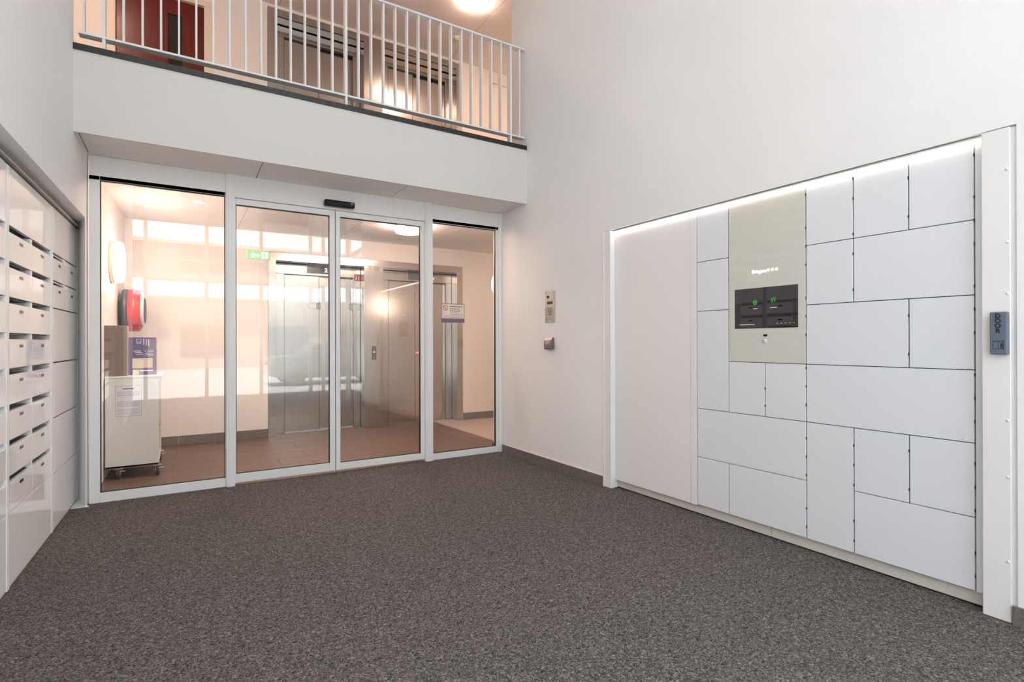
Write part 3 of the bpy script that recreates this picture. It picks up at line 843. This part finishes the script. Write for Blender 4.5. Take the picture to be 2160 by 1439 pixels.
# ================================================================== parcel lockers in the right-hand niche
XD = 3.03
lk = thing('parcel_locker', 'white parcel locker wall with many doors and a touch screen', 'locker', (XD, 2.1, 0))
def LK(nm, x0, x1, y0, y1, z0, z1, mt, bev=0.001, parent=None, label=None):
    return part(nm, parent or lk, [(x0 - XD, x1 - XD, y0 - 2.1, y1 - 2.1, z0, z1)], mt, bev, label)
LK('carcass', XD + 0.019, XD + 0.45, 0.905, 3.28, 0.074, 2.075, M_GAP, 0)
kb = thing('trim_5', 'cream kick board under the parcel locker', 'kick board', kind='structure')
part('kick_board', kb, [(3.058, 3.08, 0.905, 1.93, 0.008, 0.074)], M_KICK, 0.001)
part('kick_board', kb, [(3.058, 3.08, 1.933, 3.28, 0.008, 0.074)], M_KICK, 0.001)
b = MB()
for y in (1.05, 1.35, 1.8, 2.3, 2.9):
    b.lathe([(0.005, 0), (0.004, 0.002), (0, 0.002)], (3.058, y, 0.045), (-1, 0, 0), M_KICK, 10)
b.build('screw_heads', kb)

Z = [0.075, 0.405, 0.739, 1.068, 1.406, 1.744, 2.082]
YL = [3.278, 2.512, 2.457, 2.206, 1.952, 1.7005, 1.448, 1.195, 0.9395]
g = 0.004
GY = 0.006
def door(y0, y1, z0, z1, mt=M_LOCKER):
    """y0 > y1; the hinge gap shows on the side nearer the camera"""
    return LK('door', XD, XD + 0.018, y1 + GY / 2, y0 - GY / 2, z0 + g / 2, z1 - g / 2, mt, 0.0012)
LK('tall_door', XD, XD + 0.018, 2.514, 3.277, 0.069, 2.082, mat('locker_warm_white', (0.83, 0.82, 0.82, 1), 0.42))
LK('filler_strip', XD - 0.002, XD + 0.018, 2.460, 2.511, 0.069, 2.082, M_LOCKER2)
LK('filler_strip', XD, XD + 0.018, 0.905, 0.937, 0.074, 2.082, M_LOCKER)
A0, A1, T1, T2, B1, C1, D1 = YL[2], YL[3], YL[4], YL[5], YL[6], YL[7], YL[8]
door(A0, A1, Z[5], Z[6]); door(A0, A1, Z[4], Z[5]); door(A0, A1, Z[2], Z[4])
door(A1, T1, Z[2], Z[3]); door(T1, T2, Z[2], Z[3])
door(A0, T2, Z[1], Z[2])
door(A0, A1, Z[0], Z[1]); door(A1, T2, Z[0], Z[1])
door(T2, B1, Z[5], Z[6]); door(B1, C1, Z[5], Z[6]); door(C1, D1, Z[5], Z[6])
door(T2, B1, Z[4], Z[5]); door(B1, D1, Z[4], Z[5])
door(T2, C1, Z[3], Z[4]); door(C1, D1, Z[3], Z[4])
door(T2, D1, Z[2], Z[3])
door(T2, B1, Z[0], Z[2]); door(B1, C1, Z[1], Z[2]); door(C1, D1, Z[1], Z[2])
door(B1, D1, Z[0], Z[1])
b = MB()                                  # hinge knuckles showing in the vertical gaps
for (y, z0, z1) in ((D1, Z[0], Z[6]), (C1, Z[5], Z[6]), (B1, Z[4], Z[6]), (C1, Z[3], Z[4]), (C1, Z[1], Z[2]), (B1, Z[0], Z[2]), (T2, Z[0], Z[6]), (T1, Z[2], Z[3])):
    z = z0 + 0.06
    while z < z1 - 0.02:
        b.box(XD - 0.0008 - XD, 0.010, y - 2.1 - 0.003, y - 2.1 + 0.0035, z, z + 0.013, M_GAP)
        z += 0.105 if (int(z * 100) % 2) else 0.19
o = b.build('hinge_knuckles', lk); o['kind'] = 'stuff'
tp = LK('terminal_panel', XD - 0.001, XD + 0.018, T2 + GY / 2, A1 - GY / 2, Z[3] + g / 2, Z[6] - 0.0015, M_TERM, 0.001, label='cream terminal panel with touch screen')
def TP(nm, y0, y1, z0, z1, mt, d=0.002, base=0.0, label=None):
    return part(nm, tp, [(-0.001 - base - d, -0.0005 - base, y0 - 2.1, y1 - 2.1, z0, z1)], mt, 0, label)
TP('screen', 1.7455, 2.158, 1.280, 1.5295, M_SCREEN, 0.002)
# the picture on the screen: mailbox fronts, slots, icons
def SX(u): return 2.158 - u * (2.158 - 1.7455)
def SZ(v): return 1.5295 - v * 0.2495
def scr(nm, rects, mt, base=0.0018):
    b = MB()
    for (u0, v0, u1, v1) in rects:
        b.box(-0.001 - base - 0.0006, -0.001 - base, SX(u1) - 2.1, SX(u0) - 2.1, SZ(v1), SZ(v0), mt)
    return b.build(nm, tp)
scr('screen_fields', [(0.005, 0.005, 0.21, 0.36), (0.215, 0.005, 0.47, 0.34), (0.53, 0.005, 0.995, 0.33), (0.10, 0.43, 0.46, 0.66), (0.53, 0.40, 0.93, 0.65), (0.10, 0.74, 0.46, 0.97), (0.53, 0.74, 0.93, 0.94)], M_SCR2)
scr('screen_slots', [(0.12, 0.36, 0.46, 0.41), (0.54, 0.33, 0.91, 0.39), (0.93, 0.33, 0.995, 0.36), (0.12, 0.68, 0.46, 0.73), (0.54, 0.66, 0.91, 0.725), (0.93, 0.66, 0.995, 0.72), (0.24, 0.475, 0.30, 0.50), (0.71, 0.465, 0.775, 0.49), (0.24, 0.79, 0.30, 0.815), (0.71, 0.80, 0.775, 0.825), (0.55, 0.965, 0.995, 0.995)], M_SCR3)
scr('screen_captions', [(0.315, 0.505, 0.385, 0.52), (0.585, 0.505, 0.69, 0.52)], M_SCRW, 0.0022)
scr('screen_footer', [(0.10 + 0.035 * k, 0.898, 0.10 + 0.035 * k + 0.028, 0.912) for k in range(7)] + [(0.69 + 0.062 * k, 0.885, 0.705 + 0.062 * k, 0.897) for k in range(5)], M_SCRW, 0.0022)
scr('screen_status', [(0.072, 0.895, 0.084, 0.915)], M_SCRG, 0.0022)
b = MB()
for (u, v) in ((0.345, 0.36),):
    hexa = [(SX(u) - 2.1 + 0.0145 * math.cos(PI / 6 + k * PI / 3), SZ(v) + 0.0145 * math.sin(PI / 6 + k * PI / 3)) for k in range(6)]
    cx, cz = SX(u) - 2.1, SZ(v)
    for k in range(6):
        p, q = hexa[k], hexa[(k + 1) % 6]
        i1 = (cx + (p[0] - cx) * 0.82, cz + (p[1] - cz) * 0.82); i2 = (cx + (q[0] - cx) * 0.82, cz + (q[1] - cz) * 0.82)
        b.prism([p, q, i2, i1], lambda y, z, d: Vector((d, y, z)), -0.0042, -0.003, M_SCRG)
    for a in (PI / 2 + 2 * PI / 3, PI / 2 - 2 * PI / 3, PI / 2):
        ex, ez = cx - 0.0145 * math.cos(a) * 0.85, cz - 0.0145 * math.sin(a) * 0.85
        nx, nz_ = -math.sin(a) * 0.0012, math.cos(a) * 0.0012
        b.prism([(cx + nx, cz + nz_), (ex + nx, ez + nz_), (ex - nx, ez - nz_), (cx - nx, cz - nz_)], lambda y, z, d: Vector((d, y, z)), -0.0042, -0.003, M_SCRG)
b.build('parcel_icon', tp)
b = MB()
cx, cz = SX(0.637) - 2.1, SZ(0.325)
for (dx, dz) in ((-0.008, 0.007), (0.008, 0.007), (0.008, -0.008)):
    for (a, c_, e_, f_) in ((-0.006, 0.006, 0.0045, 0.006), (-0.006, 0.006, -0.006, -0.0045), (-0.006, -0.0045, -0.006, 0.006), (0.0045, 0.006, -0.006, 0.006)):
        b.box(-0.0042, -0.003, cx + dx + a, cx + dx + c_, cz + dz + e_, cz + dz + f_, M_SCRG)
b.box(-0.0042, -0.003, cx - 0.012, cx - 0.006, cz - 0.010, cz - 0.004, M_SCRG)
b.build('squares_icon', tp)
lettering('Bringme', 0.030, (-0.0016, 1.990 - 2.1, 1.630), '-x', M_SIGNW, tp, 'lettering', depth=0.0006, bold=0.0002, spacing=0.95)
for y in (1.928, 1.902, 1.8755):
    b = MB(); b.lathe([(0.0085, 0), (0.0085, 0.0018), (0.006, 0.0024), (0, 0.0024)], (-0.001, y - 2.1, 1.632), (-1, 0, 0), M_SIGNG, 20); b.build('glowing_dot', tp)
TP('card_slot', 1.936, 1.962, 1.228, 1.242, M_SCR3, 0.0012)
TP('slot_lip', 1.934, 1.960, 1.222, 1.228, M_PAPER, 0.004)
b = MB(); b.lathe([(0.014, 0), (0.014, 0.004), (0.011, 0.006), (0, 0.006)], (-0.001, 1.9515 - 2.1, 1.200), (-1, 0, 0), M_PAPER, 28); b.build('key_lock', tp)
part('lock_slit', tp, [(-0.008, -0.0068, 1.9455 - 2.1, 1.9575 - 2.1, 1.1995, 1.2015)], M_INK)

# frame posts of the niche
b = MB(); b.box(XR - 0.004, 3.06, 3.278, 3.3575, 0.002, NT - 0.003, M_LOCKER2, 0.002)
b.box(XR - 0.008, XR + 0.02, 3.352, 3.362, 0.0, NT - 0.003, M_FRAME, 0.001)
b.box(XR - 0.008, XR + 0.03, 3.272, 3.282, 0.002, NT - 0.035, M_FRAME, 0.001)
o = b.build('trim_6'); tag(o, 'white metal post at the intercom end of the locker niche', 'post', kind='structure')
b = MB(); b.box(XR + 0.001, 3.06, 0.805, 0.902, 0.002, NT - 0.003, M_LOCKER2, 0.003)
b.box(XR + 0.012, 3.06, 0.788, 0.806, 0.06, NT - 0.003, M_LOCKER2, 0.001)
for z in (0.26, 0.62, 0.86, 1.40, 1.62, 1.93):
    b.lathe([(0.007, 0), (0.006, 0.0025), (0, 0.003)], (XR + 0.001, 0.815, z), (-1, 0, 0), M_CHROME if z == 2 else M_LOCKER2, 14)
o = b.build('trim_7'); tag(o, 'wide white metal post with screws carrying the door button', 'post', kind='structure')

ld = thing('led_strip', 'long glowing light strip along the top of the parcel locker', 'light strip', (XD, 2.1, 2.082))
part('profile', ld, [(-0.02, 0.02, -1.19, 1.175, 0.016, 0.024)], M_FRAME)
part('diffuser', ld, [(-0.016, 0.012, -1.188, 0.40, 0.001, 0.016)], M_LED, 0.003)
part('diffuser', ld, [(-0.016, 0.012, 0.402, 1.174, 0.001, 0.016)], M_LED, 0.003)

# grey door button on the post
db = thing('door_button', 'slate grey button box lettered DOOR on the wide white post', 'button', (XR + 0.001, 0.836, 1.232))
part('housing', db, [(-0.030, 0, -0.028, 0.031, -0.091, 0.091)], M_GREYPL, 0.006, seg=3)
for k, ch in enumerate('DOOR'):
    lettering(ch, 0.026, (-0.0302, 0.003, 0.0725 - 0.0212 * k), '-x', M_INK, db, 'letter', depth=0.0006, bold=0.0011)
b = MB()
for s in ((-0.017, 0.020, -0.034, -0.032), (-0.017, 0.020, -0.068, -0.066), (-0.017, -0.0155, -0.068, -0.032), (0.0185, 0.020, -0.068, -0.032), (-0.015, 0.018, -0.038, -0.0365), (0.0015, 0.0025, -0.064, -0.038)):
    b.box(-0.0306, -0.0298, s[0], s[1], s[2], s[3], M_INK)
b.build('icon_frame', db)
b = MB()
fn = lambda y, z, d: Vector((d, y, z))
b.lathe([(0.0026, 0), (0.0026, 0.0006), (0, 0.0006)], (-0.0302, -0.0095, -0.0435), (-1, 0, 0), M_INK, 12)
b.prism([(-0.0125, -0.0465), (-0.0065, -0.0465), (-0.0045, -0.054), (-0.006, -0.055), (-0.0075, -0.0515), (-0.0075, -0.056), (-0.0035, -0.0655), (-0.006, -0.066), (-0.0095, -0.059), (-0.0135, -0.066), (-0.016, -0.065), (-0.012, -0.056), (-0.012, -0.0515), (-0.0145, -0.054), (-0.0155, -0.053)], fn, -0.0308, -0.0298, M_INK)
b.build('icon_figure', db)

# intercom and card reader on the wall
ic = thing('intercom_panel', 'stainless intercom plate with keypad on the white wall', 'intercom', (XR, 4.115, 1.53))
part('plate', ic, [(-0.006, 0, -0.078, 0.078, -0.149, 0.149)], M_STEEL2, 0.0015)
part('camera_window', ic, [(-0.0075, -0.0055, 0.012, 0.046, 0.083, 0.108)], M_SCR3)
part('speaker_grille', ic, [(-0.007, -0.0055, -0.042, -0.008, 0.085, 0.107)], mat('pale_grille', (0.6, 0.58, 0.56, 1), 0.5))
part('display', ic, [(-0.0075, -0.0055, -0.044, 0.044, 0.026, 0.052)], mat('display_olive', (0.05, 0.045, 0.015, 1), 0.2))
part('display_edge', ic, [(-0.0077, -0.0055, 0.044, 0.049, 0.026, 0.052)], M_PAPER)
for r_ in range(4):
    for c_ in range(3):
        part('key', ic, [(-0.0085, -0.0055, -0.036 + c_ * 0.026, -0.018 + c_ * 0.026, -0.020 - r_ * 0.019, -0.006 - r_ * 0.019)], mat('key_grey', lin(150, 136, 140), 0.4), 0.001)
b = MB()
for (y, z) in ((-0.066, 0.138), (0.066, 0.138), (-0.066, -0.138), (0.066, -0.138)):
    b.lathe([(0.005, 0), (0.004, 0.002), (0, 0.002)], (-0.006, y, z), (-1, 0, 0), M_DKGREY, 12)
b.build('screw_heads', ic)
rd = thing('card_reader', 'small curved metal key reader below the intercom', 'card reader', (XR, 4.109, 1.184))
prof = [(0.0, 0.056), (-0.018, 0.056), (-0.034, 0.03), (-0.040, -0.01), (-0.040, -0.046), (-0.034, -0.056), (0.0, -0.056)]
b = MB(); b.prism(prof, lambda x, z, d: Vector((x, d, z)), -0.055, 0.055, mat('reader_grey_metal', (0.22, 0.215, 0.21, 1), 0.42, metal=0.9)); b.build('housing', rd)
b = MB(); b.lathe([(0.03, 0), (0.03, 0.006), (0.022, 0.010), (0, 0.010)], (-0.034, 0.004, 0.004), (-1, 0, 0.12), mat('reader_dial', (0.42, 0.41, 0.40, 1), 0.35, metal=0.8), 28); b.build('reading_dial', rd)
b = MB()
for y in (-0.044, 0.044):
    b.lathe([(0.005, 0), (0.004, 0.003), (0, 0.003)], (-0.019, y, 0.049), (-0.85, 0, 0.5), M_INK, 10)
b.build('screw_heads', rd)

# ================================================================== mailboxes (left-hand niche)
ROWZ = [1.773, 1.600, 1.4245, 1.248, 1.074, 0.897, 0.722, 0.547]
BOT = 0.369
SL = 0.030


def mailbox_bank(label, s0, s1, special=False):
    t = thing('mailbox_bank', label, 'mailboxes', group='mailbox banks', mat4=LEFT @ Matrix.Translation((0, s0, 0)))
    W = s1 - s0
    e0 = 0.035
    x = [-0.018, 0.0]
    part('upright', t, [(-0.40, 0.003, 0.0, 0.018, 0.006, 2.06)], M_LACQF, 0.001)
    part('upright', t, [(-0.40, 0.003, W - 0.018, W, 0.006, 2.06)], M_LACQF, 0.001)
    part('back_panel', t, [(-0.41, -0.40, 0.0, W, 0.006, 2.06)], M_BOXIN)
    part('top_panel', t, [(-0.018, 0.0, e0 - 0.014, W - 0.020, 1.776, 2.065)], M_LACQ, 0.001)
    part('plinth', t, [(-0.03, -0.006, 0.0, W, 0.0005, 0.012)], M_KICK)
    mid = 0.5 * W
    if not special:
        for i, z in enumerate(ROWZ):
            zb = ROWZ[i + 1] if i + 1 < len(ROWZ) else BOT + 0.004
            part('shelf', t, [(-0.40, -0.02, 0.018, W - 0.018, zb - 0.006, zb - 0.002)], M_BOXIN)
            for a, c in ((e0 - 0.014, mid - 0.002), (mid + 0.002, W - 0.020)):
                d = part('box_door', t, [(-0.018, 0.0, a, c, zb + 0.001, z - SL)], M_LACQ, 0.001)
                cy_ = (a + c) / 2 - 0.0
                part('name_plate', d, [(-0.0005, 0.0015, cy_ - 0.03, cy_ + 0.03, z - SL - 0.042, z - SL - 0.026)], M_PLATE, 0.0005)
            part('slot_divider', t, [(-0.35, -0.004, mid - 0.028, mid + 0.012, z - SL, z)], M_LACQF)
            part('slot_end', t, [(-0.35, -0.002, 0.018, e0, z - SL, z), (-0.35, -0.002, W - e0, W - 0.018, z - SL, z)], M_LACQF)
        part('bottom_panel', t, [(-0.018, 0.0, e0 - 0.014, W - 0.020, 0.014, BOT)], M_LACQ, 0.001)
    else:
        for i, z in enumerate(ROWZ[:2]):
            zb = ROWZ[i + 1]
            part('shelf', t, [(-0.40, -0.02, 0.018, W - 0.018, zb - 0.006, zb - 0.002)], M_BOXIN)
            for a, c in ((e0 - 0.014, mid - 0.002), (mid + 0.002, W - 0.020)):
                d = part('box_door', t, [(-0.018, 0.0, a, c, zb + 0.001, z - SL)], M_LACQ, 0.001)
                cy_ = (a + c) / 2
                part('name_plate', d, [(-0.0005, 0.0015, cy_ - 0.03, cy_ + 0.03, z - SL - 0.042, z - SL - 0.026)], M_PLATE, 0.0005)
            part('slot_divider', t, [(-0.35, -0.004, mid - 0.07, mid - 0.01, z - SL, z)], M_LACQF)
            part('slot_cover', t, [(-0.012, -0.004, mid - 0.01, W - 0.035, z - SL, z - 0.005)], M_LACQF)
            part('slot_lip', t, [(-0.012, -0.004, e0, mid - 0.07, z - 0.014, z - 0.008)], M_LACQF)
        zs = [1.4245, 1.0755, 0.722, 0.368, 0.012]
        for a, c in zip(zs[:-1], zs[1:]):
            part('panel', t, [(-0.018, 0.0, e0 - 0.014, W - 0.020, c + 0.002, a - 0.006)], M_LACQ, 0.001)
    return t


mailbox_bank('white glossy mailbox bank with plain panels next to the glass partition', 1.015, 1.855, True)
mailbox_bank('white glossy mailbox bank with eight rows of paired slots, fully visible', 0.100, 1.012)
mailbox_bank('white glossy mailbox bank with slots, cut by the picture edge', -0.815, 0.097)
mailbox_bank('white glossy mailbox bank with slots, farthest from the glass partition', -1.730, -0.818)
mailbox_bank('white glossy bank of mailbox panels by the entrance', -2.655, -1.733, True)
lr = thing('light_rail', 'unlit light rail under the ledge above the mailboxes', 'light rail', mat4=LEFT @ Matrix.Translation((0, 0, 2.07)))
part('profile', lr, [(-0.035, 0.012, -2.65, 1.85, 0.0, 0.014)], mat('rail_shadow_grey', (0.25, 0.235, 0.22, 1), 0.5))
part('diffuser', lr, [(0.004, 0.016, -2.65, 1.85, 0.006, 0.016)], M_LEDOFF)
part('recess_back', lr, [(-0.04, -0.02, -2.65, 1.86, 0.01, 0.041)], M_WALL)

# ================================================================== glazed entrance and street behind the photographer
en = thing('window_3', 'tall glazed entrance frame facing the street, with side glazing added', 'entrance', kind='structure')
for x in (-0.62, 0.495, 1.59, 2.68, 2.98):
    part('mullion', en, [(x - 0.035, x + 0.035, YF - 0.10, YF, -0.02, ZT)], M_ALUDK, 0.003)
for z in (2.55, 3.0, 5.45):
    part('transom', en, [(-0.62, 2.98, YF - 0.09, YF - 0.01, z - 0.035, z + 0.035)], M_ALUDK)
for x0, ys in ((-0.86, (-2.7,)), (3.02, (-2.4, -1.3))):  # frames of the side glazing, added for its daylight on the opposite walls
    for y in ys:
        part('mullion', en, [(x0 - 0.05, x0 + 0.05, y - 0.03, y + 0.03, -0.02, ZT)], M_ALUDK, 0.003)
    for z in (3.0,):
        part('transom', en, [(x0 - 0.04, x0 + 0.04, YF, -2.05 if x0 < 0 else -0.2, z - 0.035, z + 0.035)], M_ALUDK)
# ceiling-hung emergency sign in the lobby
EXC = (0.7815, 2.227, 0.243, 0.095)
ex = thing('exit_sign', 'green illuminated emergency exit sign with white arrows in the lobby', 'exit sign', (EXC[0], 6.9, EXC[1]))
hw, hh = EXC[2] / 2, EXC[3] / 2
part('housing', ex, [(-hw - 0.003, hw + 0.003, 0.0, 0.028, -hh - 0.003, hh + 0.003)], M_RAIL, 0.002)
part('face', ex, [(-hw, hw, -0.002, 0.0, -hh, hh)], M_EXITG)
for sx in (-0.7, 0.7):
    b = MB(); b.lathe([(0.0012, hh), (0.0012, ZC - EXC[1])], (sx * hw, 0.014, 0), (0, 0, 1), M_RAIL, 8); b.build('hanging_wire', ex)
k = hw / 0.225
fn = lambda u, v, d: Vector((u * k, d, v * k))
b = MB()
for cx, q in ((-0.11, 1.0), (-0.01, 0.75)):
    b.prism([(cx, 0.06 * q - 0.01), (cx + 0.07 * q, -0.015), (cx + 0.035 * q, -0.015), (cx + 0.035 * q, -0.06 * q), (cx - 0.035 * q, -0.06 * q), (cx - 0.035 * q, -0.015), (cx - 0.07 * q, -0.015)], fn, -0.004, -0.002, M_EXITW)
b.prism([(0.06, 0.07), (0.06, -0.07), (0.195, -0.07), (0.195, 0.07)], fn, -0.004, -0.002, M_EXITW)
b.build('pictogram', ex)
b = MB()
b.lathe([(0.013 * k, 0), (0.013 * k, 0.0015), (0, 0.0015)], (0.12 * k, -0.004, 0.047 * k), (0, -1, 0), M_EXITG, 14)
b.prism([(0.095, 0.03), (0.135, 0.03), (0.16, 0.0), (0.15, -0.008), (0.133, 0.012), (0.125, -0.02), (0.15, -0.06), (0.137, -0.066), (0.113, -0.028), (0.09, -0.062), (0.078, -0.054), (0.103, -0.012), (0.103, 0.01), (0.085, -0.012), (0.075, -0.004)], fn, -0.0055, -0.004, M_EXITG)
b.build('running_figure', ex)

struct('pavement', [(-40, 40, -30, YF - 0.02, -0.40, -0.25)], M_PAVE, 'light grey street paving outside the entrance', 'pavement')
bd = thing('apartment_building', 'apartment block with white balcony bands across the street', 'building', (0, -24, -0.25))
part('wall', bd, [(-30, 30, -8, 0, 0, 13.5)], M_FACADE)
for z in (3.89, 6.82, 9.9):
    part('balcony', bd, [(-30, 30, 0, 1.2, z, z + 0.85)], M_BANDW)
wb_ = MB(); wb_.box(0, 2.6, 0, 0.08, 0, 1.7, M_WIN)
wm = wb_.mesh('window')
for z in (0.7, 5.3, 8.5, 11.6):
    for k in range(-6, 7):
        instance(wm, 'window', bd, (k * 4.2, 0.0, z))
cr_ = thing('parked_car', 'dark parked car on the street outside the entrance', 'car', (4.6, -9.5, -0.25))
side = [(-2.15, 0.35), (-2.2, 0.7), (-1.9, 0.86), (-1.25, 0.95), (-0.75, 1.38), (0.0, 1.47), (0.9, 1.42), (1.55, 1.02), (2.1, 0.92), (2.2, 0.6), (2.15, 0.3), (1.75, 0.26), (-1.75, 0.26)]
b = MB(); b.prism(side, lambda u, v, d: Vector((u, d, v)), -0.88, 0.88, M_CARP, smooth=False); b.build('body', cr_)
b = MB(); b.prism([(-1.1, 0.98), (-0.68, 1.32), (0.0, 1.39), (0.85, 1.35), (1.35, 1.02)], lambda u, v, d: Vector((u, d, v)), -0.89, 0.89, M_WIN); b.build('side_windows', cr_)
for x in (-1.38, 1.35):
    for y in (-0.80, 0.80):
        w = MB(); w.lathe([(0, -0.1), (0.33, -0.1), (0.33, 0.1), (0.22, 0.1), (0.2, 0.08), (0, 0.08)], (x, y, 0.33), (0, 1, 0), M_RUBBER, 28); w.build('wheel', cr_)
